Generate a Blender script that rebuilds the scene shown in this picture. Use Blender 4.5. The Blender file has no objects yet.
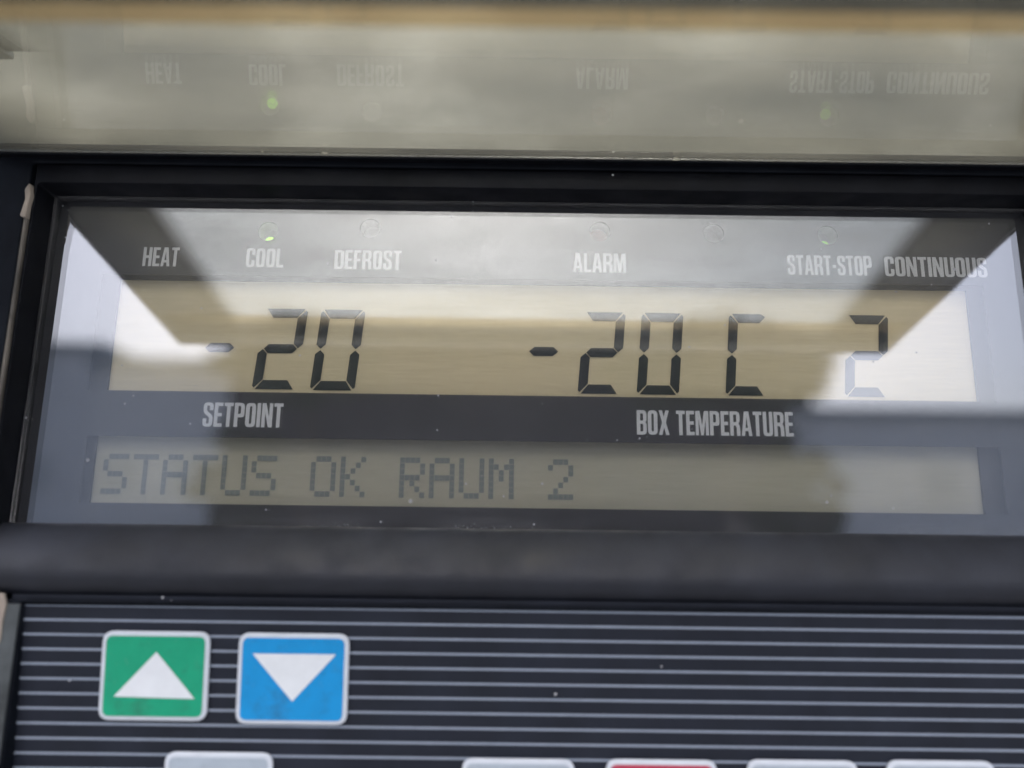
import bpy, bmesh, math, random
from mathutils import Vector, Matrix
R = math.radians
random.seed(7)
sc = bpy.context.scene
C = sc.collection

# ------------------------------------------------------------------ measures
S = 0.00016            # metres per panel unit
H0 = 1.50              # height of the panel origin above the ground
D, F = 770.0, 770.0    # camera distance / focal length, in units
T = R(11.5)            # the camera looks up at the panel by this much
ROLL = R(0.75)
st, ct = math.sin(T), math.cos(T)

def W(u, v, z):        # panel (right, up, towards viewer) -> world
    return Vector((u*S, -z*S, v*S + H0))
def uv(px, py, z=0.0): # measured photo position -> panel coordinates on the plane z
    dx, dy = px-512, 384-py
    x = dx*math.cos(ROLL)-dy*math.sin(ROLL); y = dx*math.sin(ROLL)+dy*math.cos(ROLL)
    d = (x, y*ct+F*st, y*st-F*ct)
    k = (z-D*ct)/d[2]
    return (k*d[0], -D*st+k*d[1])
def vv(py, z=0.0, px=512): return uv(px, py, z)[1]

# ------------------------------------------------------------------ camera
cam = bpy.data.objects.new('camera', bpy.data.cameras.new('camera'))
C.objects.link(cam); sc.camera = cam
r0, u0, f0 = Vector((1,0,0)), Vector((0,-st,ct)), Vector((0,ct,st))
rr = r0*math.cos(ROLL)+u0*math.sin(ROLL)
uu = u0*math.cos(ROLL)-r0*math.sin(ROLL)
m = Matrix((rr, uu, -f0)).transposed().to_4x4()
m.translation = W(0, -D*st, D*ct)
cam.matrix_world = m
cam.data.sensor_width = 36.0; cam.data.lens = F/1024*36
cam.data.clip_start = 0.002; cam.data.clip_end = 2000
cam.data.dof.use_dof = True
cam.data.dof.focus_distance = 0.128
cam.data.dof.aperture_fstop = 7.5

# ------------------------------------------------------------------ light
SUN_EL, SUN_AZ = 44, 184      # soft sun, high and in front of the panel
w = bpy.data.worlds.new('World'); sc.world = w; w.use_nodes = True
nt = w.node_tree; nt.nodes.clear()
sky = nt.nodes.new('ShaderNodeTexSky'); sky.sky_type = 'NISHITA'; sky.sun_disc = False
sky.sun_elevation = R(SUN_EL); sky.sun_rotation = R(SUN_AZ)
sky.air_density = 1.0; sky.dust_density = 4.0; sky.ozone_density = 1.0
hs = nt.nodes.new('ShaderNodeHueSaturation'); hs.inputs['Saturation'].default_value = 0.6
bg = nt.nodes.new('ShaderNodeBackground'); bg.inputs['Strength'].default_value = 0.15
ow = nt.nodes.new('ShaderNodeOutputWorld')
nt.links.new(sky.outputs[0], hs.inputs['Color']); tn = nt.nodes.new('ShaderNodeMix'); tn.data_type = 'RGBA'; tn.blend_type = 'MULTIPLY'; tn.inputs[0].default_value = 1; tn.inputs[7].default_value = (0.95, 0.98, 1.10, 1)   # cool overcast
nt.links.new(hs.outputs[0], tn.inputs[6]); nt.links.new(tn.outputs[2], bg.inputs[0]); nt.links.new(bg.outputs[0], ow.inputs[0])
sd = bpy.data.lights.new('sun', 'SUN'); sd.energy = 0.5; sd.angle = R(20); sd.color = (1.0, 0.96, 0.9)
sun = bpy.data.objects.new('sun', sd); C.objects.link(sun)
# the sky's rotation is measured clockwise from +Y
az = R(SUN_AZ); el = R(SUN_EL)
sdir = Vector((math.sin(az)*math.cos(el), math.cos(az)*math.cos(el), math.sin(el)))
sun.rotation_euler = sdir.to_track_quat('Z', 'Y').to_euler()
sun.location = sdir*5
sc.view_settings.view_transform = 'Standard'; sc.view_settings.look = 'None'
sc.view_settings.gamma = 1.0
sc.view_settings.exposure = 0.93
sc.cycles.transparent_max_bounces = 24
sc.cycles.max_bounces = 10

# ------------------------------------------------------------------ materials
def newmat(name):
    M = bpy.data.materials.new(name); M.use_nodes = True
    return M, M.node_tree, M.node_tree.nodes['Principled BSDF']
def N(t, typ, **kw):
    n = t.nodes.new(typ)
    for k, v in kw.items(): setattr(n, k, v)
    return n
def objcoord(t): return N(t, 'ShaderNodeTexCoord').outputs['Object']
def ramp(t, src, stops):
    r = N(t, 'ShaderNodeValToRGB'); e = r.color_ramp.elements
    e[0].position, e[0].color = stops[0][0], (*stops[0][1], 1)
    e[1].position, e[1].color = stops[-1][0], (*stops[-1][1], 1)
    for p, c in stops[1:-1]:
        q = e.new(p); q.color = (*c, 1)
    t.links.new(src, r.inputs[0]); return r.outputs[0]
def noise(t, scale, detail=4, rough=0.55, stretch=None):
    n = N(t, 'ShaderNodeTexNoise'); n.inputs['Scale'].default_value = scale
    n.inputs['Detail'].default_value = detail; n.inputs['Roughness'].default_value = rough
    co = objcoord(t)
    if stretch:
        mp = N(t, 'ShaderNodeMapping'); mp.inputs['Scale'].default_value = stretch
        t.links.new(co, mp.inputs[0]); co = mp.outputs[0]
    t.links.new(co, n.inputs['Vector']); return n.outputs['Fac']
def mix(t, fac, a, b):
    x = N(t, 'ShaderNodeMix', data_type='RGBA')
    if isinstance(fac, float): x.inputs[0].default_value = fac
    else: t.links.new(fac, x.inputs[0])
    for s, i in ((a, 6), (b, 7)):
        if isinstance(s, tuple): x.inputs[i].default_value = (*s, 1)
        else: t.links.new(s, x.inputs[i])
    return x.outputs[2]
def math_(t, op, a, b=None):
    x = N(t, 'ShaderNodeMath', operation=op)
    for i, s in enumerate((a, b)):
        if s is None: continue
        if isinstance(s, (int, float)): x.inputs[i].default_value = s
        else: t.links.new(s, x.inputs[i])
    return x.outputs[0]
def bump(t, b, src, dist, strength=1.0):
    n = N(t, 'ShaderNodeBump'); n.inputs['Distance'].default_value = dist; n.inputs['Strength'].default_value = strength
    t.links.new(src, n.inputs['Height']); t.links.new(n.outputs[0], b.inputs['Normal'])
def specks(t, scale, size, keep, clump=0):
    """sparse dust grains: 1 inside a grain"""
    v = N(t, 'ShaderNodeTexVoronoi'); v.inputs['Scale'].default_value = scale
    t.links.new(objcoord(t), v.inputs['Vector'])
    sep = N(t, 'ShaderNodeSeparateColor'); t.links.new(v.outputs['Color'], sep.inputs[0])
    near = math_(t, 'LESS_THAN', v.outputs['Distance'], math_(t, 'MULTIPLY', sep.outputs[1], size))
    k = keep
    if clump: k = ramp(t, noise(t, clump, 2), [(0.45, (keep*0.15,)*3), (0.68, (keep*2,)*3)])
    return math_(t, 'MULTIPLY', near, math_(t, 'LESS_THAN', sep.outputs[0], k))
def foot_dust(t, half):
    """dust gathered along the lower edge of a pane"""
    sp = N(t, 'ShaderNodeSeparateXYZ'); t.links.new(objcoord(t), sp.inputs[0])
    mr = N(t, 'ShaderNodeMapRange'); t.links.new(sp.outputs[2], mr.inputs[0])
    mr.inputs[1].default_value = (-half+30)*S; mr.inputs[2].default_value = (-half+14)*S
    n1 = ramp(t, noise(t, 2600, 4, 0.75), [(0.5, (0, 0, 0)), (0.64, (1, 1, 1))])
    n2 = ramp(t, noise(t, 60, 2), [(0.4, (0, 0, 0)), (0.7, (1, 1, 1))])
    return math_(t, 'MULTIPLY', math_(t, 'MULTIPLY', mr.outputs[0], n1), n2)

def plastic(name, col, rough, var=0.35, bumpd=2e-5, scale=900, spec=0.5, dust=None):
    M, t, b = newmat(name)
    lo = tuple(c*(1-var) for c in col); hi = tuple(c*(1+var) for c in col)
    c = ramp(t, noise(t, 120, 5), [(0.3, lo), (0.7, hi)])
    if dust:
        c = mix(t, specks(t, dust[0], dust[1], dust[2]), c, (0.55, 0.55, 0.55))
    t.links.new(c, b.inputs['Base Color'])
    b.inputs['Specular IOR Level'].default_value = spec
    rg = ramp(t, noise(t, 200, 4), [(0.3, (rough*0.8,)*3), (0.7, (min(1, rough*1.25),)*3)])
    t.links.new(rg, b.inputs['Roughness'])
    if bumpd: bump(t, b, noise(t, scale*4, 3), bumpd, 0.6)
    return M

def clear(name, R0, tint, rough=0.0, hazecol=(0.5,0.5,0.47), haze=(0.0, 0.0), hscale=60, dust=None, stretch=None, smear=0.0, foot=0):
    """clear sheet: Schlick mirror over a straight-through tint, with a film of dirt"""
    M = bpy.data.materials.new(name); M.use_nodes = True; t = M.node_tree; t.nodes.clear()
    o = N(t, 'ShaderNodeOutputMaterial'); g = N(t, 'ShaderNodeNewGeometry')
    d = N(t, 'ShaderNodeVectorMath', operation='DOT_PRODUCT')
    t.links.new(g.outputs['Incoming'], d.inputs[0]); t.links.new(g.outputs['Normal'], d.inputs[1])
    c = math_(t, 'ABSOLUTE', d.outputs['Value'])
    f = math_(t, 'POWER', math_(t, 'SUBTRACT', 1.0, c), 5.0)
    f = math_(t, 'ADD', math_(t, 'MULTIPLY', f, 1-R0), R0)
    tr = N(t, 'ShaderNodeBsdfTransparent'); tr.inputs[0].default_value = (*tint, 1)
    gl = N(t, 'ShaderNodeBsdfGlossy'); gl.inputs['Roughness'].default_value = rough
    if smear:
        gr = ramp(t, noise(t, 40, 4, 0.6, (1, 1, 3)), [(0.4, (rough,)*3), (0.75, (smear,)*3)])
        t.links.new(gr, gl.inputs['Roughness'])
    mx = N(t, 'ShaderNodeMixShader'); t.links.new(f, mx.inputs[0]); t.links.new(tr.outputs[0], mx.inputs[1]); t.links.new(gl.outputs[0], mx.inputs[2])
    df = N(t, 'ShaderNodeBsdfDiffuse'); df.inputs[0].default_value = (*hazecol, 1)
    tl = N(t, 'ShaderNodeBsdfTranslucent'); tl.inputs[0].default_value = (*hazecol, 1)
    dm = N(t, 'ShaderNodeMixShader'); dm.inputs[0].default_value = 0.5
    t.links.new(df.outputs[0], dm.inputs[1]); t.links.new(tl.outputs[0], dm.inputs[2])
    hz = ramp(t, noise(t, hscale, 6, 0.6, stretch), [(0.3, (haze[0],)*3), (0.72, (haze[1],)*3)])
    if dust:
        for dd in dust:
            hz = math_(t, 'MAXIMUM', hz, math_(t, 'MULTIPLY', specks(t, dd[0], dd[1], dd[2], dd[4]), dd[3]))
    if foot: hz = math_(t, 'MAXIMUM', hz, math_(t, 'MULTIPLY', foot_dust(t, foot), 0.6))
    m2 = N(t, 'ShaderNodeMixShader'); t.links.new(hz, m2.inputs[0]); t.links.new(mx.outputs[0], m2.inputs[1]); t.links.new(dm.outputs[0], m2.inputs[2])
    t.links.new(m2.outputs[0], o.inputs[0]); return M

def flat(name, col, rough=0.5, spec=0.3, var=0.06, scale=400):
    M, t, b = newmat(name)
    c = ramp(t, noise(t, scale, 4), [(0.3, tuple(x*(1-var) for x in col)), (0.7, tuple(min(1, x*(1+var)) for x in col))])
    t.links.new(c, b.inputs['Base Color']); b.inputs['Roughness'].default_value = rough
    b.inputs['Specular IOR Level'].default_value = spec
    return M

def inked(name, col):
    M, t, b = newmat(name)
    c = ramp(t, noise(t, 300, 4), [(0.3, tuple(x*0.94 for x in col)), (0.7, tuple(min(1, x*1.06) for x in col))])
    st_ = ramp(t, noise(t, 190, 6, 0.7), [(0.54, (0, 0, 0)), (0.72, (0.7,)*3)])
    c = mix(t, st_, c, tuple(x*0.45+0.02 for x in col))
    wr = ramp(t, noise(t, 1400, 5, 0.75, (1, 1, 0.5)), [(0.62, (0, 0, 0)), (0.75, (0.2,)*3)])
    c = mix(t, wr, c, (0.5, 0.5, 0.5))
    t.links.new(c, b.inputs['Base Color'])
    t.links.new(ramp(t, noise(t, 120, 4), [(0.3, (0.32,)*3), (0.7, (0.55,)*3)]), b.inputs['Roughness'])
    b.inputs['Specular IOR Level'].default_value = 0.35
    return M
def lcd(name, col):
    M, t, b = newmat(name)
    streak = noise(t, 500, 5, 0.7, (0.25, 1, 6))
    big = noise(t, 25, 3, 0.5)
    c = ramp(t, streak, [(0.3, tuple(x*0.93 for x in col)), (0.7, tuple(x*1.07 for x in col))])
    c2 = ramp(t, big, [(0.3, (0.92, 0.95, 0.98)), (0.7, (1.0, 0.99, 0.96))])
    x = N(t, 'ShaderNodeMix', data_type='RGBA', blend_type='MULTIPLY'); x.inputs[0].default_value = 1
    t.links.new(c, x.inputs[6]); t.links.new(c2, x.inputs[7])
    t.links.new(x.outputs[2], b.inputs['Base Color'])
    b.inputs['Roughness'].default_value = 0.55; b.inputs['Specular IOR Level'].default_value = 0.2
    return M

MT = {}
MT['housing'] = plastic('black_plastic', (0.005, 0.0055, 0.0075), 0.5, spec=0.09, dust=(800, 0.2, 0.02))
MT['bar'] = plastic('scuffed_black_plastic', (0.013, 0.0145, 0.020), 0.5, spec=0.38, bumpd=6e-5, scale=700, dust=(800, 0.12, 0.015))
MT['outer'] = plastic('grey_black_plastic', (0.007, 0.0085, 0.012), 0.55, spec=0.08)
MT['rubbed'] = plastic('rubbed_grey', (0.065, 0.072, 0.072), 0.6, var=0.6, scale=500, spec=0.2)
MT['mask'] = plastic('smoked_mask', (0.020, 0.021, 0.027), 0.5, bumpd=0, var=0.15)
MT['lcdframe'] = plastic('lcd_frame_black', (0.012, 0.012, 0.013), 0.5, bumpd=0)
MT['gasket'] = plastic('aged_gasket', (0.12, 0.105, 0.085), 0.8, var=0.5)
MT['chip'] = plastic('worn_tan_edge', (0.30, 0.25, 0.20), 0.8, var=0.4)
MT['ink'] = flat('white_ink', (0.74, 0.75, 0.76), 0.6)
MT['lcd'] = lcd('tan_lcd', (0.84, 0.72, 0.475))
MT['lcd2'] = lcd('olive_lcd', (0.52, 0.49, 0.38))
MT['seg'] = flat('lcd_segment_black', (0.012, 0.02, 0.026), 0.5)
MT['dot'] = flat('lcd_dot_grey', (0.24, 0.265, 0.25), 0.5)
MT['membrane'] = plastic('keypad_membrane', (0.0115, 0.014, 0.0215), 0.5, spec=0.25, var=0.25, bumpd=6e-6, dust=(800, 0.16, 0.03))
MT['stripe'] = flat('silver_stripe', (0.235, 0.27, 0.32), 0.45)
MT['border'] = flat('button_border', (0.56, 0.59, 0.62), 0.5)
MT['green'] = inked('button_green', (0.007, 0.30, 0.155))
MT['blue'] = inked('button_blue', (0.004, 0.25, 0.55))
MT['red'] = inked('button_red', (0.42, 0.035, 0.07))
MT['greyb'] = inked('button_grey', (0.36, 0.41, 0.45))
MT['white'] = flat('button_white', (0.68, 0.70, 0.70), 0.5, var=0.04)
MT['pane'] = clear('window_glass', 0.205, (0.97, 0.97, 0.97), 0.0, (0.6, 0.6, 0.64), (0.008, 0.048), 22,
                   dust=[(860, 0.21, 0.035, 0.6, 70), (300, 0.1, 0.04, 0.5, 40)], smear=0.06, foot=176)
MT['lidpane'] = clear('lid_acrylic', 0.085, (0.86, 0.87, 0.83), 0.015, (0.56, 0.53, 0.41), (0.015, 0.24), 30,
                      dust=[(200, 0.16, 0.12, 0.6, 0)], stretch=(0.5, 1.4, 1))
MT['lidframe'] = plastic('lid_frame_olive', (0.36, 0.36, 0.33), 0.5, var=0.12)
MT['lidfront'] = plastic('lid_front_dark', (0.05, 0.05, 0.05), 0.5)
MT['brown'] = plastic('lid_tan_strip', (0.36, 0.26, 0.13), 0.6, var=0.2)
def tape(name, tint, col, k):
    M, t, b = newmat(name); t.nodes.remove(b)
    tr_ = N(t, 'ShaderNodeBsdfTransparent'); tr_.inputs[0].default_value = (*tint, 1)
    tl_ = N(t, 'ShaderNodeBsdfTranslucent'); tl_.inputs[0].default_value = (*col, 1)
    df_ = N(t, 'ShaderNodeBsdfDiffuse'); df_.inputs[0].default_value = (*col, 1)
    a_ = N(t, 'ShaderNodeMixShader'); a_.inputs[0].default_value = 0.5; t.links.new(tl_.outputs[0], a_.inputs[1]); t.links.new(df_.outputs[0], a_.inputs[2])
    a2 = N(t, 'ShaderNodeMixShader'); t.links.new(ramp(t, noise(t, 60, 3), [(0.3, (k*0.7,)*3), (0.7, (k*1.3,)*3)]), a2.inputs[0])
    t.links.new(tr_.outputs[0], a2.inputs[1]); t.links.new(a_.outputs[0], a2.inputs[2])
    t.links.new(a2.outputs[0], t.nodes['Material Output'].inputs[0]); return M
MT['amber'] = tape('tan_tape', (0.94, 0.86, 0.72), (0.48, 0.37, 0.24), 0.17)
MT['smoke'] = tape('smoked_edge', (0.62, 0.62, 0.62), (0.10, 0.10, 0.10), 0.25)
def lampmat(name, col, strength):
    M, t, b = newmat(name); b.inputs['Base Color'].default_value = (*col, 1); b.inputs['Roughness'].default_value = 0.3
    if strength:
        b.inputs['Emission Color'].default_value = (*col, 1); b.inputs['Emission Strength'].default_value = strength
    return M
MT['led_off'] = lampmat('lamp_clear', (0.30, 0.29, 0.30), 0)
MT['led_red'] = lampmat('lamp_red', (0.45, 0.22, 0.2), 0)
MT['led_dim'] = lampmat('lamp_faint_green', (0.38, 0.9, 0.05), 0.22)
MT['led_green'] = lampmat('lamp_lit_green', (0.38, 0.9, 0.05), 1.0)

# ------------------------------------------------------------------ builders
def children_loc(o, parent):
    o.parent = parent
def emit(name, me, material, parent=None, smooth=30):
    """link mesh (already in world metres) with its origin at its middle"""
    xs = [v.co for v in me.vertices]
    c = Vector([(min(p[i] for p in xs)+max(p[i] for p in xs))/2 for i in range(3)])
    me.transform(Matrix.Translation(-c))
    o = bpy.data.objects.new(name, me); C.objects.link(o)
    me.materials.clear(); me.materials.append(material)
    if smooth:
        for p in me.polygons: p.use_smooth = True
        me.set_sharp_from_angle(angle=R(smooth))
    pl = Vector((0, 0, 0)); q = parent
    while q is not None: pl = pl + q.location; q = q.parent
    o.parent = parent; o.location = c-pl
    return o
def to_world(me, fn):
    for v in me.vertices: v.co = fn(*v.co)
    me.update()
def fillet(pts, r, n=5):
    out = []
    k = len(pts)
    for i in range(k):
        p = Vector(pts[i][:2]); a = Vector(pts[i-1][:2]); b = Vector(pts[(i+1) % k][:2])
        rad = pts[i][2] if len(pts[i]) > 2 else r
        if rad <= 0: out.append(tuple(p)); continue
        da, db = (a-p), (b-p)
        rad = min(rad, da.length*0.49, db.length*0.49)
        p0 = p+da.normalized()*rad; p1 = p+db.normalized()*rad
        for j in range(n+1):
            s = j/n
            out.append(tuple(p0*(1-s)**2+p*2*s*(1-s)+p1*s*s))
    return out
def shape(polys, z0, z1, bevel=0.0, fn=W, bres=3):
    """filled outline(s) with holes, from z0 to z1 (panel units)"""
    cu = bpy.data.curves.new('c', 'CURVE'); cu.dimensions = '2D'; cu.fill_mode = 'BOTH' if z1 > z0 else 'FRONT'
    for pl in polys:
        s = cu.splines.new('POLY'); s.points.add(len(pl)-1); s.use_cyclic_u = True
        for p, q in zip(s.points, pl): p.co = (q[0], q[1], 0, 1)
    if z1 > z0:
        cu.extrude = (z1-z0)/2-bevel; cu.bevel_depth = bevel; cu.bevel_resolution = bres; cu.offset = -bevel
    ob = bpy.data.objects.new('c', cu); C.objects.link(ob)
    dg = bpy.context.evaluated_depsgraph_get(); dg.update()
    me = bpy.data.meshes.new_from_object(ob.evaluated_get(dg))
    bpy.data.objects.remove(ob); bpy.data.curves.remove(cu)
    mid = (z0+z1)/2
    bm = bmesh.new(); bm.from_mesh(me); bmesh.ops.remove_doubles(bm, verts=bm.verts, dist=1e-4)
    for v in bm.verts: v.co = fn(v.co.x, v.co.y, v.co.z+mid)
    bmesh.ops.recalc_face_normals(bm, faces=bm.faces)
    if z1 <= z0:   # sheets face the viewer
        for f in bm.faces:
            if f.normal.dot(fn(0, 0, 1)-fn(0, 0, 0)) < 0: f.normal_flip()
    bm.to_mesh(me); bm.free()
    return me
def rect(u0, v0, u1, v1): return [(u0, v0), (u1, v0), (u1, v1), (u0, v1)]
def extr(profile, u0, u1, closed=True, fn=W):
    """profile of (v, z) swept along u"""
    bm = bmesh.new()
    a = [bm.verts.new(fn(u0, v, z)) for v, z in profile]; b = [bm.verts.new(fn(u1, v, z)) for v, z in profile]
    n = len(profile)
    for i in range(n if closed else n-1): bm.faces.new((a[i], a[(i+1) % n], b[(i+1) % n], b[i]))
    if closed: bm.faces.new(a); bm.faces.new(b[::-1])
    bmesh.ops.recalc_face_normals(bm, faces=bm.faces)
    me = bpy.data.meshes.new('m'); bm.to_mesh(me); bm.free(); return me
def thing(name, label, cat, loc, group=None):
    o = bpy.data.objects.new(name, None); C.objects.link(o); o.location = loc; o.empty_display_size = 0.02
    o['label'] = label; o['category'] = cat
    if group: o['group'] = group
    return o

# ------------------------------------------------------------------ setting
def plane(name, x0, y0, x1, y1, z, material):
    me = bpy.data.meshes.new(name); me.from_pydata([(x0,y0,z),(x1,y0,z),(x1,y1,z),(x0,y1,z)], [], [(0,1,2,3)])
    o = bpy.data.objects.new(name, me); C.objects.link(o); me.materials.append(material); return o
def world_tex(name, stops, scale, rough=0.9):
    M, t, b = newmat(name); t.links.new(ramp(t, noise(t, scale, 6, 0.6), stops), b.inputs['Base Color']); b.inputs['Roughness'].default_value = rough
    return M
g = plane('ground', -400, -400, 400, 400, 0, world_tex('concrete', [(0.3, (0.28,0.28,0.27)), (0.7, (0.38,0.38,0.365))], 3)); g['kind'] = 'structure'
def wbox(x0, y0, z0, x1, y1, z1):
    me = bpy.data.meshes.new('b')
    me.from_pydata([(x,y,z) for z in (z0,z1) for x,y in ((x0,y0),(x1,y0),(x1,y1),(x0,y1))], [],
                   [(0,3,2,1),(4,5,6,7),(0,1,5,4),(1,2,6,5),(2,3,7,6),(3,0,4,7)])
    return me

# ------------------------------------------------------------------ casing behind and above the panel
MC, t, b = newmat('casing_paint')
cc = ramp(t, noise(t, 38, 4, 0.5, (0.6, 1, 1.1)), [(0.3, (0.06,0.063,0.042)), (0.5, (0.15,0.143,0.105)), (0.7, (0.38,0.365,0.30))])
t.links.new(cc, b.inputs['Base Color']); b.inputs['Roughness'].default_value = 0.5
casing = thing('refrigeration_unit', 'olive grey metal casing above the panel, seen blurred through the clear lid', 'cooling unit', (0, 0.45, 0))
outc = rect(-6200, -4200, 6200, 5200); hole = rect(-640, -900, 760, 236)
emit('casing_front', shape([outc, hole], 4, 24), MC, casing)
emit('casing_body', wbox(-0.99, 0.06, 0.829, 0.99, 0.86, 2.33), MC, casing)
emit('base', wbox(-0.97, 0.04, 0.0, 0.97, 0.84, 0.826), MT['outer'], casing)

# ------------------------------------------------------------------ yard mirrored in the window; dark building and trees added to shape its reflection
def building(label, x0, x1, y, h, col, win):
    yb = y-12
    t_ = thing('building', label, 'building', ((x0+x1)/2, (y+yb)/2, 0))
    Mw = world_tex('render', [(0.3, tuple(c*0.85 for c in col)), (0.7, col)], 1.5)
    emit('wall', wbox(x0, yb, 0, x1, y, h), Mw, t_, 0)
    emit('roof', wbox(x0-0.3, yb-0.3, h+0.003, x1+0.3, y+0.3, h+0.35), MT['mask'] if col[0] < 0.2 else MT['greyb'], t_, 0)
    n = max(2, int((x1-x0)/4))
    for k in range(n):
        for zz in (3.2,):
            cx = x0+(k+0.5)*(x1-x0)/n
            f_ = emit('window', wbox(cx-0.75, y+0.002, zz, cx+0.75, y+0.08, zz+1.5), MT['lcdframe'] if col[0] < 0.2 else MT['white'], t_, 0)
            emit('pane', wbox(cx-0.65, y+0.081, zz+0.1, cx+0.65, y+0.1, zz+1.4), MT['mask'] if col[0] < 0.2 else MT['border'], f_, 0)
building('dark brick building added for the dark shape mirrored low in the display window', -11.2, 11.0, -30, 9.0, (0.05, 0.045, 0.042), 1)  # added stand-in for the dark figure mirrored mid window
building('narrow pale grey building mirrored left of the brick building', -17.2, -11.6, -31, 8.3, (0.84, 0.85, 0.86), 1)
def tree(x, y, cz, rx, rz, label):  # added trees, give the mirrored dark shape ragged, softer edges
    t_ = thing('tree', label, 'tree', (x, y, 0)); rnd = random.Random(3)
    bm = bmesh.new()
    def limb(p, q, r0_, r1_, n=8):
        p, q = Vector(p), Vector(q); a = (q-p).normalized(); e = a.orthogonal().normalized(); f = a.cross(e)
        A = [bm.verts.new(p+(e*math.cos(i*2*math.pi/n)+f*math.sin(i*2*math.pi/n))*r0_) for i in range(n)]
        B = [bm.verts.new(q+(e*math.cos(i*2*math.pi/n)+f*math.sin(i*2*math.pi/n))*r1_) for i in range(n)]
        for i in range(n): bm.faces.new((A[i], A[(i+1) % n], B[(i+1) % n], B[i]))
    limb((x, y, 0), (x, y, cz-0.5*rz), 0.28, 0.2)
    for k in range(9):
        a = k*0.7; limb((x, y, cz-(0.6-0.08*k)*rz), (x+rx*0.7*math.cos(a), y+rx*0.5*math.sin(a), cz+rz*(0.1*k-0.35)), 0.12, 0.03)
    me = bpy.data.meshes.new('m'); bm.to_mesh(me); bm.free()
    emit('trunk', me, world_tex('bark', [(0.3, (0.05,0.04,0.03)), (0.7, (0.10,0.08,0.06))], 6), t_)
    bm = bmesh.new()
    for k in range(70):
        d = Vector((rnd.gauss(0,1), rnd.gauss(0,1), rnd.gauss(0,1))).normalized()*rnd.random()**0.4
        c_ = Vector((x+d.x*rx*0.9, y+d.y*rx*0.7, cz+d.z*rz*0.88))
        for q in range(60):
            p = c_+Vector((rnd.gauss(0,.28), rnd.gauss(0,.28), rnd.gauss(0,.24)))*rx/4
            e = Vector((rnd.gauss(0,1), rnd.gauss(0,1), rnd.gauss(0,1))).normalized(); f = e.orthogonal().normalized(); sz = rnd.uniform(.12, .24)
            bm.faces.new([bm.verts.new(p+e*sz), bm.verts.new(p+f*sz*.5), bm.verts.new(p-e*sz), bm.verts.new(p-f*sz*.5)])
    me = bpy.data.meshes.new('m'); bm.to_mesh(me); bm.free()
    emit('crown', me, world_tex('leaves', [(0.3, (0.02,0.035,0.012)), (0.7, (0.05,0.08,0.025))], 2), t_, 0)
tree(5.8, -20, 5.9, 3.6, 1.2, 'added dark green tree mirrored at the right end of the brick building')
tree(-5.3, -20, 6.0, 2.6, 1.3, 'added small dark tree mirrored at the left end of the brick building')
tree(-7.6, -22, 2.9, 1.5, 2.3, 'added low bushy tree mirrored at the left corner of the brick building')
tree(8.2, -22, 2.6, 1.7, 2.2, 'added low bushy tree mirrored at the right corner of the brick building')
building('tall pale building mirrored at the far left edge of the display window', -48, -17.6, -32, 9.2, (0.78, 0.80, 0.83), 1)
building('pale low building mirrored at the right end of the display window', 10.8, 50, -31, 6.6, (0.84, 0.85, 0.86), 1)

# ------------------------------------------------------------------ the control panel
panel = thing('control_panel', 'black control panel with two liquid crystal displays, striped keypad and raised clear lid', 'control panel', W(0, -560, 0))
U0, U1 = -620, 740
vt = 189.5                                   # top of the window recess
vbot = vv(537, 14)                           # foot of the window
ul = uv(67, 214)[0]-7; ur = uv(1017, 240)[0]+10
hz = 43                                      # how far the bezel stands proud of the mask
# bezel ring round the window, with a rounded inner lip
v1 = vv(531, 34)                             # top of the bar
be = [(ul-3, vt+20), (ur+30, vt+20), (ur+30, v1-40), (ul-3, v1-40)]
bezel = emit('bezel', shape([fillet(be, 2), fillet(rect(ul, v1-34, ur, vt), 4)], -20, hz, 1.2), MT['housing'], panel)
# gasket squeezed out between bezel and housing
gk = emit('gasket', shape([rect(ul-6.6, vbot-2, ul-3.3, vt-4)], 10, hz+3, 0.9), MT['gasket'], panel)
emit('gasket_lump', shape([fillet([(ul-9,vt-38),(ul-3,vt-40),(ul-2.5,vt-26),(ul-1,vt-16),(ul-4,vt-3),(ul-8,vt-10),(ul-6,vt-20)], 2)], 38, hz+6, 1), MT['chip'], panel)
# outer housing
ho = rect(U0, -900, U1, 232); hi = [(ul-7.6, vt+21), (ur+32, vt+21), (ur+32, vbot-60), (ul-7.6, vbot-60)]
kb = vv(600, 8)
# housing frame with one opening for bezel and one for the keypad
kx = uv(11, 690, 45)[0]; ki = rect(kx, -800, 660, kb-4)
emit('housing', shape([ho, fillet(hi, 3), fillet(ki, 5)], -30, 44, 2.5), MT['outer'], panel)
# back plate
emit('back_plate', shape([rect(U0+8, -890, U1-8, 236)], -44, -32), MT['outer'], panel)
# rounded bar between window and keypad
prof = [(v1+2, 2), (v1+2, 22), (v1-1, 27), (v1-6, 32), (v1-13, 37.5), (v1-21, 42.5), (v1-29, 46.5), (v1-37, 49.3), (v1-44, 50.5), (v1-50, 49.5), (v1-56, 45.5), (v1-61, 39), (v1-65, 29), (v1-67.5, 17), (v1-68, 2)]
emit('bar', extr(prof, U0-2, U1+2), MT['bar'], panel, 50)
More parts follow.
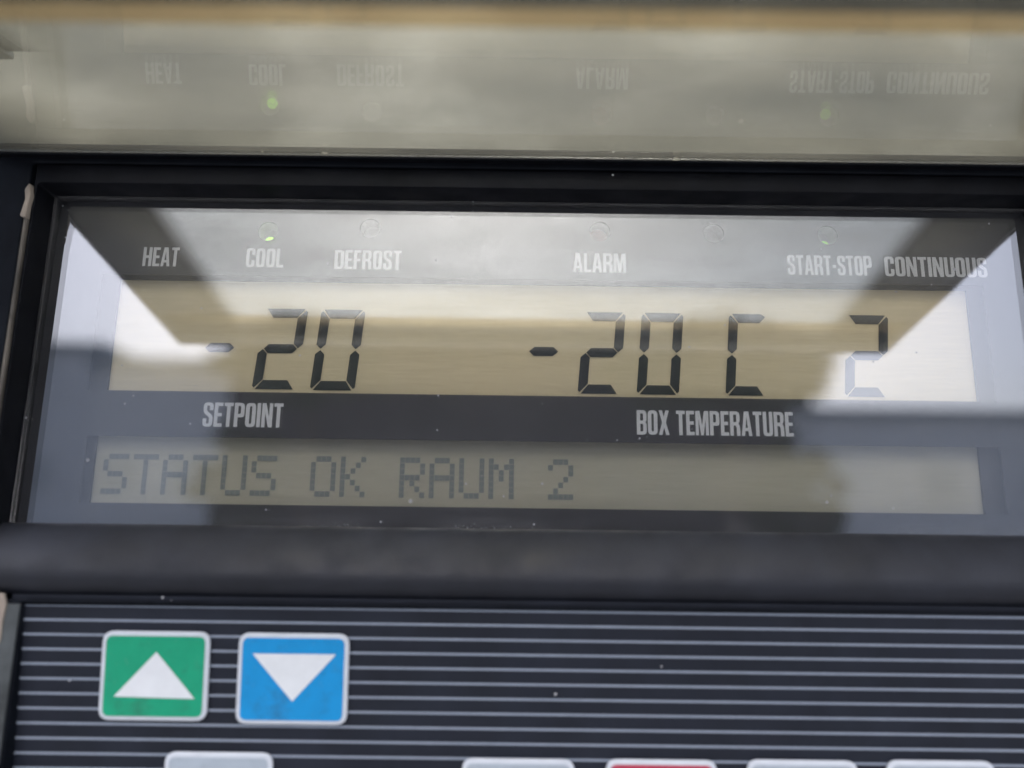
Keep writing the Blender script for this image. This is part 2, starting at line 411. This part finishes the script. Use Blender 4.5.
# mask with the two display openings
a0 = uv(88, 386); a1 = uv(984, 290)
va = vv(395.5); vb = vv(279)
c0 = uv(79, 500); vc = vv(508); vd = vv(441); c1 = uv(1006, 500)
LAMPS = ((268,231,'led_green'), (370,228,'led_off'), (600,231,'led_red'), (714,233,'led_off'), (828,235,'led_green'))
def ring(cx, cy, rad, n=32): return [(cx+rad*math.cos(2*math.pi*i/n), cy+rad*math.sin(2*math.pi*i/n)) for i in range(n)]
mask = emit('mask', shape([rect(ul-1, vbot-6, ur+1, vt+4)]+[ring(*uv(x, y), 10.5) for x, y, _ in LAMPS]+[ rect(a0[0], va, a1[0], vb), rect(c0[0], vc, c1[0], vd)], -3, 0), MT['mask'], panel)

# --- printed lettering
def O(w=42, s=16, h=13.5, r=18): return [fillet([(0,0),(w,0),(w,100),(0,100)], r), fillet([(s,h),(w-s,h),(w-s,100-h),(s,100-h)], r*0.55)]
def Gl():
    g = {}
    g['H'] = (44, [[(0,0),(15,0),(15,43),(29,43),(29,0),(44,0),(44,100),(29,100),(29,57),(15,57),(15,100),(0,100)]])
    g['E'] = (35, [[(0,0),(35,0),(35,14),(15,14),(15,43),(32,43),(32,57),(15,57),(15,86),(35,86),(35,100),(0,100)]])
    g['F'] = (34, [[(0,0),(15,0),(15,42),(31,42),(31,56),(15,56),(15,86),(34,86),(34,100),(0,100)]])
    g['A'] = (46, [[(0,0),(14,0),(16.5,20),(29.5,20),(32,0),(46,0),(33,100),(13,100)], [(18,33),(28,33),(23,78)]])
    g['T'] = (38, [[(11.5,0),(26.5,0),(26.5,86),(38,86),(38,100),(0,100),(0,86),(11.5,86)]])
    g['O'] = (42, O())
    g['D'] = (43, [fillet([(0,0,0),(43,0,19),(43,100,19),(0,100,0)], 0), fillet([(15,13,0),(28,13,6),(28,87,6),(15,87,0)], 0)])
    g['C'] = (41, [fillet([(0,0,17),(41,0,17),(41,37,0),(26,37,0),(26,13,4),(15,13,5),(15,87,5),(26,87,4),(26,64,0),(41,64,0),(41,100,17),(0,100,17)], 0)])
    g['L'] = (34, [[(0,0),(34,0),(34,14),(15,14),(15,100),(0,100)]])
    g['R'] = (44, [fillet([(0,0,0),(15,0,0),(15,42,0),(25,42,5),(28,34,0),(29,0,0),(44,0,0),(43,40,8),(36,50,4),(43,60,8),(43,100,18),(0,100,0)], 0), fillet([(15,56,0),(28,56,5),(28,87,5),(15,87,0)], 0)])
    g['P'] = (42, [fillet([(0,0,0),(15,0,0),(15,40,0),(42,40,18),(42,100,18),(0,100,0)], 0), fillet([(15,54,0),(27,54,5),(27,87,5),(15,87,0)], 0)])
    g['B'] = (43, [fillet([(0,0,0),(43,0,17),(43,46,8),(37,51,3),(43,57,8),(43,100,17),(0,100,0)], 0), fillet([(15,13,0),(28,13,5),(28,44,5),(15,44,0)], 0), fillet([(15,57,0),(28,57,5),(28,87,5),(15,87,0)], 0)])
    g['U'] = (42, [fillet([(0,0,17),(42,0,17),(42,100,0),(27,100,0),(27,13,5),(15,13,5),(15,100,0),(0,100,0)], 0)])
    g['N'] = (45, [[(0,0),(14,0),(14,60),(29,0),(45,0),(45,100),(31,100),(31,42),(16,100),(0,100)]])
    g['M'] = (57, [[(0,0),(13,0),(13,66),(23,0),(34,0),(44,66),(44,0),(57,0),(57,100),(38,100),(28.5,42),(19,100),(0,100)]])
    g['I'] = (15, [[(0,0),(15,0),(15,100),(0,100)]])
    g['X'] = (46, [[(0,0),(15,0),(23,30),(31,0),(46,0),(31.5,51),(45,100),(30,100),(23,72),(16,100),(1,100),(14.5,51)]])
    g['S'] = (41, [fillet([(0,0,17),(41,0,17),(41,46,14),(15,66,4),(15,87,4),(26,87,3),(26,68,0),(41,68,0),(41,100,17),(0,100,17),(0,58,14),(26,38,4),(26,13,4),(15,13,4),(15,34,0),(0,34,0)], 0)])
    g['-'] = (22, [[(2,38),(20,38),(20,52),(2,52)]])
    g[' '] = (20, [])
    return g
G = Gl()
def lettering(word, p0, p1, height, z, parent):
    """p0/p1: photo positions of the foot of first and last letter"""
    (ua, va_), (ub, vb_) = uv(*p0, z), uv(*p1, z)
    gap = 5.5
    total = sum(G[c][0] for c in word)+gap*(len(word)-1)
    k = (ub-ua)/total; kh = height/100
    polys = []; x = 0
    for c in word:
        wd, pl = G[c]
        for q in pl:
            polys.append([(ua+(x+p[0])*k, va_+p[1]*kh) for p in q])
        x += wd+gap
    o = emit('lettering', shape(polys, z, z), MT['ink'], parent, 0)
    return o
hs_ = 21.3
for word, x0, y0, x1, y1, hh in (('HEAT',142,266,178,266.5,20.6), ('COOL',245.5,267,283,267.5,20.6), ('DEFROST',334,269,401,270,20.8), ('ALARM',573,272,626,272.7,20.8),
                             ('START-STOP',788,274.6,872.5,275.6,21.4), ('CONTINUOUS',885.5,276.2,988,277.5,21.4),
                             ('SETPOINT',202,426.5,282,427.5,24.2), ('BOX TEMPERATURE',637,434.5,794,436.5,24.4)):
    lettering(word, (x0, y0), (x1, y1), hh, 0.6, mask)

# --- indicator lamps behind the mask (their lenses stand just proud of it)
def disc(cx, cy, rad, z0, z1, bevel, n=28):
    return shape([[(cx+rad*math.cos(2*math.pi*i/n), cy+rad*math.sin(2*math.pi*i/n)) for i in range(n)]], z0, z1, bevel)
for x, y, mt in LAMPS:
    cu_, cv_ = uv(x, y)
    o = emit('indicator_lamp', shape([ring(cu_, cv_, 13), ring(cu_, cv_, 10.8)], -24, -3.3), MT['led_off'], mask)
    emit('lens', disc(cu_, cv_, 10.6, -23, -21, 0.5), MT['led_red'] if mt == 'led_red' else MT['led_off'], o)
    if mt == 'led_green':
        emit('lit_chip', disc(cu_+(-3 if cu_ < 0 else 3), cv_-4.6, 5.5, -20.8, -18, 1), MT['led_green' if x < 500 else 'led_dim'], o)
        o['label'] = 'lit green indicator lamp' if x < 500 else 'faintly lit green indicator lamp'

# --- upper display: seven segment digits
zl = -13
dl = emit('display', shape([rect(uv(108.5,390,zl)[0], vv(399,zl), uv(976,395,zl)[0], vv(285,zl))], zl-4, zl), MT['lcd'], panel)
fr = [rect(a0[0]-20, va-14, a1[0]+20, vb+14), rect(uv(108.5,390,zl)[0]+0.5, vv(399,zl)+0.5, uv(976,395,zl)[0]-0.5, vv(285,zl)-0.5)]
emit('display_frame', shape(fr, zl+0.8, zl+4), MT['lcdframe'], panel)
SEG = {'2':'abged', '0':'abcdef', 'C':'afed', '-':'g'}
def digit(ch, px, py, w, h, parent, z):
    """px, py: photo position of the lower left of the digit cell"""
    ou, ov = uv(px, py, z); th = 9.6; sh = 0.085; gp = 0.5
    hm = h/2; c = 2.6
    A = {}
    def hor(yc, top=0):
        y0, y1 = yc-th/2, yc+th/2
        return y0, y1
    i = th
    A['a'] = [(c+gp, h), (w-c-gp, h), (w-i-gp, h-i), (i+gp, h-i)]
    A['d'] = [(i+gp, i), (w-i-gp, i), (w-c-gp, 0), (c+gp, 0)]
    A['g'] = [(i*0.5+gp*1.4, hm), (i+gp, hm+th/2), (w-i-gp, hm+th/2), (w-i*0.5-gp*1.4, hm), (w-i-gp, hm-th/2), (i+gp, hm-th/2)]
    A['f'] = [(0, h-c*1.3), (c*0.7, h-gp-c*0.4), (i, h-i-gp*1.3), (i, hm+th/2+gp*1.2), (i*0.5, hm+gp*1.3), (0, hm+th/2+gp*0.4)]
    A['e'] = [(p[0], h-p[1]) for p in A['f']]
    A['b'] = [(w-p[0], p[1]) for p in A['f']]
    A['c'] = [(w-p[0], h-p[1]) for p in A['f']]
    if ch == '-': polys = [[(0, 0), (th*0.55, th/2), (w-th*0.55, th/2), (w, 0), (w-th*0.55, -th/2), (th*0.55, -th/2)]]
    else:
        segs = {k: list(v) for k, v in A.items()}
        if ch in '2': # open ends are pointed
            segs['a'] = [(c+gp, h), (w-c-gp, h), (w-i-gp, h-i), (i+gp, h-i)]
        if ch == 'C':
            segs['a'] = [(c+gp, h), (w-6, h), (w-1, h-3), (w-i*0.7, h-i), (i+gp, h-i)]
            segs['d'] = [(i+gp, i), (w-i*0.7, i), (w, 0), (c+gp, 0)]
        polys = [segs[k] for k in SEG[ch]]
    polys = [[(ou+p[0]+sh*p[1], ov+p[1]) for p in q] for q in polys]
    o = emit('digit', shape(polys, z, z), MT['seg'], parent, 0); return o
zd = zl+0.7
for ch, x, y, w, h in (('-',205,347.3,30,0), ('2',251.5,389,45,85), ('0',309.5,390,45.5,85), ('-',529,351.3,30,0), ('2',577.5,393.5,43,86), ('0',636.5,394.3,43,86), ('C',725.5,395.3,38.5,86), ('2',845,396.5,43.5,86)):
    digit(ch, x, y, w, h, dl, zd)

# --- lower display: dot matrix message
zs = -14
sl = emit('status_display', shape([rect(uv(92,490,zs)[0], vv(510,zs), uv(981,490,zs)[0], vv(439,zs))], zs-4, zs), MT['lcd2'], panel)
fr = [rect(c0[0]-8, vc-14, c1[0]+8, vd+10), rect(uv(92,490,zs)[0]+0.5, vv(510,zs)+0.5, uv(981,490,zs)[0]-0.5, vv(439,zs)-0.5)]
MT['frame2'] = plastic('status_frame_grey', (0.035, 0.033, 0.035), 0.5, bumpd=0)
emit('display_frame', shape(fr, zs+0.8, zs+4), MT['frame2'], panel)
FONT = {'S': ['01111','10000','10000','01110','00001','00001','11110'], 'T': ['11111']+['00100']*6,
        'A': ['01110','10001','10001','11111','10001','10001','10001'], 'U': ['10001']*6+['01110'],
        'O': ['01110']+['10001']*5+['01110'], 'K': ['10001','10010','10100','11000','10100','10010','10001'],
        'R': ['11110','10001','10001','11110','10100','10010','10001'], 'M': ['10001','11011','10101','10101']+['10001']*3,
        '2': ['01110','10001','00001','00010','00100','01000','11111']}
zc = zs+0.7
p0 = uv(100, 493.5, zc); p1 = uv(548, 499, zc)
pitch = (p1[0]-p0[0])/15
for i, ch in enumerate('STATUS OK RAUM 2'):
    if ch == ' ': continue
    polys = []
    for r_, row in enumerate(FONT[ch]):
        for c_, bit in enumerate(row):
            if bit == '1':
                x = p0[0]+i*pitch+c_*5.05; y = p0[1]-0.3+(6-r_)*5.75
                polys.append(rect(x, y, x+4.75, y+5.4))
    emit('character', shape(polys, zc, zc), MT['dot'], sl, 0)

# --- clear window over the displays
emit('window_pane', shape([rect(ul+0.6, vbot+0.6, ur-0.6, vt-0.6)], 9, 14), MT['pane'], panel, 0)

# --- lid, raised and drooping: d runs from the hinge towards the viewer
HV = 226.0
def lidW(u, d, n):     # n: height above the underside
    v = HV - d*st + n*ct; z = d*ct + n*st
    return W(u, v, z)
lx0, lx1, px0, px1 = -517, 580, -410, 471      # lid edges, clear part of the pane
L0, L1, L2, L3 = 60, 339, 364, 440              # hinge end, tan strip, outer end
NF, KF = 95, 1.178                              # the outer rim stands this far above the pane, and flares out
def FL(d): return (d+661)*KF-661
def quad_wall(bm, a, b, t):                     # a, b: (u, d, n) foot and head at both ends, t: thickness offset
    q = [Vector(p) for p in (*a, *b)]
    v = [bm.verts.new(lidW(*p)) for p in q]+[bm.verts.new(lidW(*(p+Vector(t)))) for p in q]
    for f in ((0,1,3,2), (4,6,7,5), (0,2,6,4), (1,5,7,3), (0,4,5,1), (2,3,7,6)): bm.faces.new([v[k] for k in f])
bm = bmesh.new()
quad_wall(bm, ((lx0, 47, 0), (lx0*KF, 47, NF)), ((lx0, L3, 0), (lx0*KF, FL(L3), NF)), (4, 0, 0))
quad_wall(bm, ((lx1, 47, 0), (lx1*KF, 47, NF)), ((lx1, L3, 0), (lx1*KF, FL(L3), NF)), (-4, 0, 0))
quad_wall(bm, ((lx0, L3, 0), (lx0*KF, FL(L3), NF)), ((lx1, L3, 0), (lx1*KF, FL(L3), NF)), (0, -4, 0))
bmesh.ops.recalc_face_normals(bm, faces=bm.faces)
me = bpy.data.meshes.new('m'); bm.to_mesh(me); bm.free()
lid = emit('lid', me, MT['lidframe'], panel)
ox0, ox1 = (px0-14)*KF, (px1+14)*KF
emit('rim', shape([fillet([(lx0*KF-3, 47), (ox0, 47), (ox0, FL(L3-12)), (ox1, FL(L3-12)), (ox1, 47), (lx1*KF+3, 47), (lx1*KF+3, FL(L3)+3), (lx0*KF-3, FL(L3)+3)], 4)], NF+0.2, NF+7, 1.5, fn=lidW), MT['lidframe'], lid)
lid['label'] = 'raised lid with clear pane'
emit('lid_pane', shape([rect(lx0+6, L0, lx1-6, L3-6)], 0, 4, fn=lidW), MT['lidpane'], lid, 0)
# border of the pane: added dark fade that softens the mirrored light's edge
def fade_mat(name, hx, hd, wd, wf):
    M = bpy.data.materials.new(name); M.use_nodes = True; t = M.node_tree; b_ = t.nodes['Principled BSDF']
    b_.inputs['Base Color'].default_value = (0.16, 0.15, 0.12, 1); b_.inputs['Roughness'].default_value = 0.7
    mp = N(t, 'ShaderNodeMapping'); mp.inputs['Rotation'].default_value = (-T, 0, 0); t.links.new(objcoord(t), mp.inputs[0])
    sp = N(t, 'ShaderNodeSeparateXYZ'); t.links.new(mp.outputs[0], sp.inputs[0])
    ax = math_(t, 'SUBTRACT', math_(t, 'ABSOLUTE', sp.outputs[0]), (hx-wd)*S)
    ay = math_(t, 'SUBTRACT', math_(t, 'MULTIPLY', sp.outputs[1], -1.0), (hd-wf)*S)
    q = math_(t, 'MAXIMUM', math_(t, 'DIVIDE', ax, wd*S), math_(t, 'DIVIDE', ay, wf*S))
    r_ = N(t, 'ShaderNodeMapRange', interpolation_type='SMOOTHSTEP'); t.links.new(q, r_.inputs[0])
    t.links.new(r_.outputs[0], b_.inputs['Alpha'])
    return M
emit('light_fade', shape([rect(ox0, 60.4, ox1, FL(L3-12)-0.4)], NF+3, NF+3, fn=lidW), fade_mat('light_fade', (ox1-ox0)/2, (FL(L3-12)-60.8)/2, 46, 112), lid, 0)
emit('lid_strip', shape([rect(lx0+14, L1, lx1-14, L2)], -1.6, -0.2, 0.5, fn=lidW), MT['amber'], lid)
emit('lid_lip', shape([rect(lx0+14, L2+0.3, lx1-14, 404)], -1.6, -0.2, 0.5, fn=lidW), MT['smoke'], lid)
emit('lid_hinge_strip', shape([rect(lx0+4, 47, lx1-4, L0-0.4)], -2, 4, 1, fn=lidW), MT['housing'], lid)
# hinge under the lid
def cyl(u0_, u1_, v, z, rad, n=20):
    bm = bmesh.new(); rings = []
    for u in (u0_, u1_): rings.append([bm.verts.new(W(u, v+rad*math.sin(2*math.pi*i/n), z+rad*math.cos(2*math.pi*i/n))) for i in range(n)])
    for i in range(n): bm.faces.new((rings[0][i], rings[0][(i+1) % n], rings[1][(i+1) % n], rings[1][i]))
    bm.faces.new(rings[0]); bm.faces.new(rings[1][::-1]); bmesh.ops.recalc_face_normals(bm, faces=bm.faces)
    me = bpy.data.meshes.new('m'); bm.to_mesh(me); bm.free(); return me
emit('hinge', cyl(-530, 600, 221, 48, 5.5), MT['housing'], panel)

# --- keypad: its face leans back a little towards the bottom
zk = 42
KT = R(6); kt0 = kb+2
def kW(u, w_, n):      # w_: measured down the keypad from its top edge (negative), n: above its face
    return W(u, kt0+w_*math.cos(KT)-n*math.sin(KT), zk+w_*math.sin(KT)+n*math.cos(KT))
def kuv(px, py, n=0.0):
    dx, dy = px-512, 384-py
    x = dx*math.cos(ROLL)-dy*math.sin(ROLL); y = dx*math.sin(ROLL)+dy*math.cos(ROLL)
    d = Vector((x, y*ct+F*st, y*st-F*ct)); o = Vector((0, -D*st-kt0, D*ct-zk))
    nn = Vector((0, -math.sin(KT), math.cos(KT)))
    k = (n-o.dot(nn))/d.dot(nn); p = o+d*k
    return (p.x, p.y*math.cos(KT)+p.z*math.sin(KT))
kl = kx-12
kp = emit('keypad', shape([rect(kl, -440, 668, 0)], -4, 0, fn=kW), MT['membrane'], panel, 0)
yl = kuv(512, 611)[1]; dv = (yl-kuv(512, 744)[1])/9
stripes = [rect(kl, yl-i*dv-1.05, 655, yl-i*dv+1.05) for i in range(26)]
emit('stripes', shape(stripes, 0.35, 0.35, fn=kW), MT['stripe'], kp, 0)
def button(x0, y0, x1, y1, mat, label, sym=None):
    (ua, va_), (ub, vb_) = kuv(x0, (y0+y1)/2), kuv(x1, (y0+y1)/2)
    va_ = kuv((x0+x1)/2, y0)[1]; vb_ = kuv((x0+x1)/2, y1)[1]
    b_ = emit('button', shape([fillet(rect(ua, vb_, ub, va_), 10)], 0.7, 4.2, 1.4, fn=kW), MT['border'], panel)
    b_['label'] = label
    emit('face', shape([fillet(rect(ua+3.9, vb_+3.9, ub-3.9, va_-3.9), 6)], 4.6, 4.6, fn=kW), mat, b_, 0)
    if sym:
        emit('arrow', shape([[kuv(*p, 5) for p in sym]], 5, 5, fn=kW), MT['white'], b_, 0)
button(102.5, 630.5, 210, 719.5, MT['green'], 'green button with white up arrow', [(113.5,696.5),(194.5,699),(156.5,652)])
button(238.5, 632.5, 349, 723.5, MT['blue'], 'blue button with white down arrow', [(252.5,653.5),(336,654.5),(292,701.5)])
for x0, x1, y, mt, lb in ((164.5,272.5,751,'greyb','grey button below the arrow buttons'), (461.5,574,757.5,'greyb',None), (605.5,716.5,758.5,'red','red button'), (746.5,857,759,'greyb',None), (886,994,759.5,'greyb',None)):
    button(x0, y, x1, y+91, MT[mt], lb or 'grey button in the bottom row')

# rubbed strip of the housing beside the keypad
emit('edge_trim', shape([rect(U0+4, -880, kx-1.5, kb-6)], 44.3, 46.5, 0.8), MT['rubbed'], panel)
# worn edge at the lower left of the housing
def hs(*p): return [uv(x, y, 44) for x, y in p]
emit('worn_edge', shape([hs((-6,592),(7,593),(9,604),(5,622),(3,640),(-6,655))], 45, 48.2, 0.8), MT['chip'], panel)
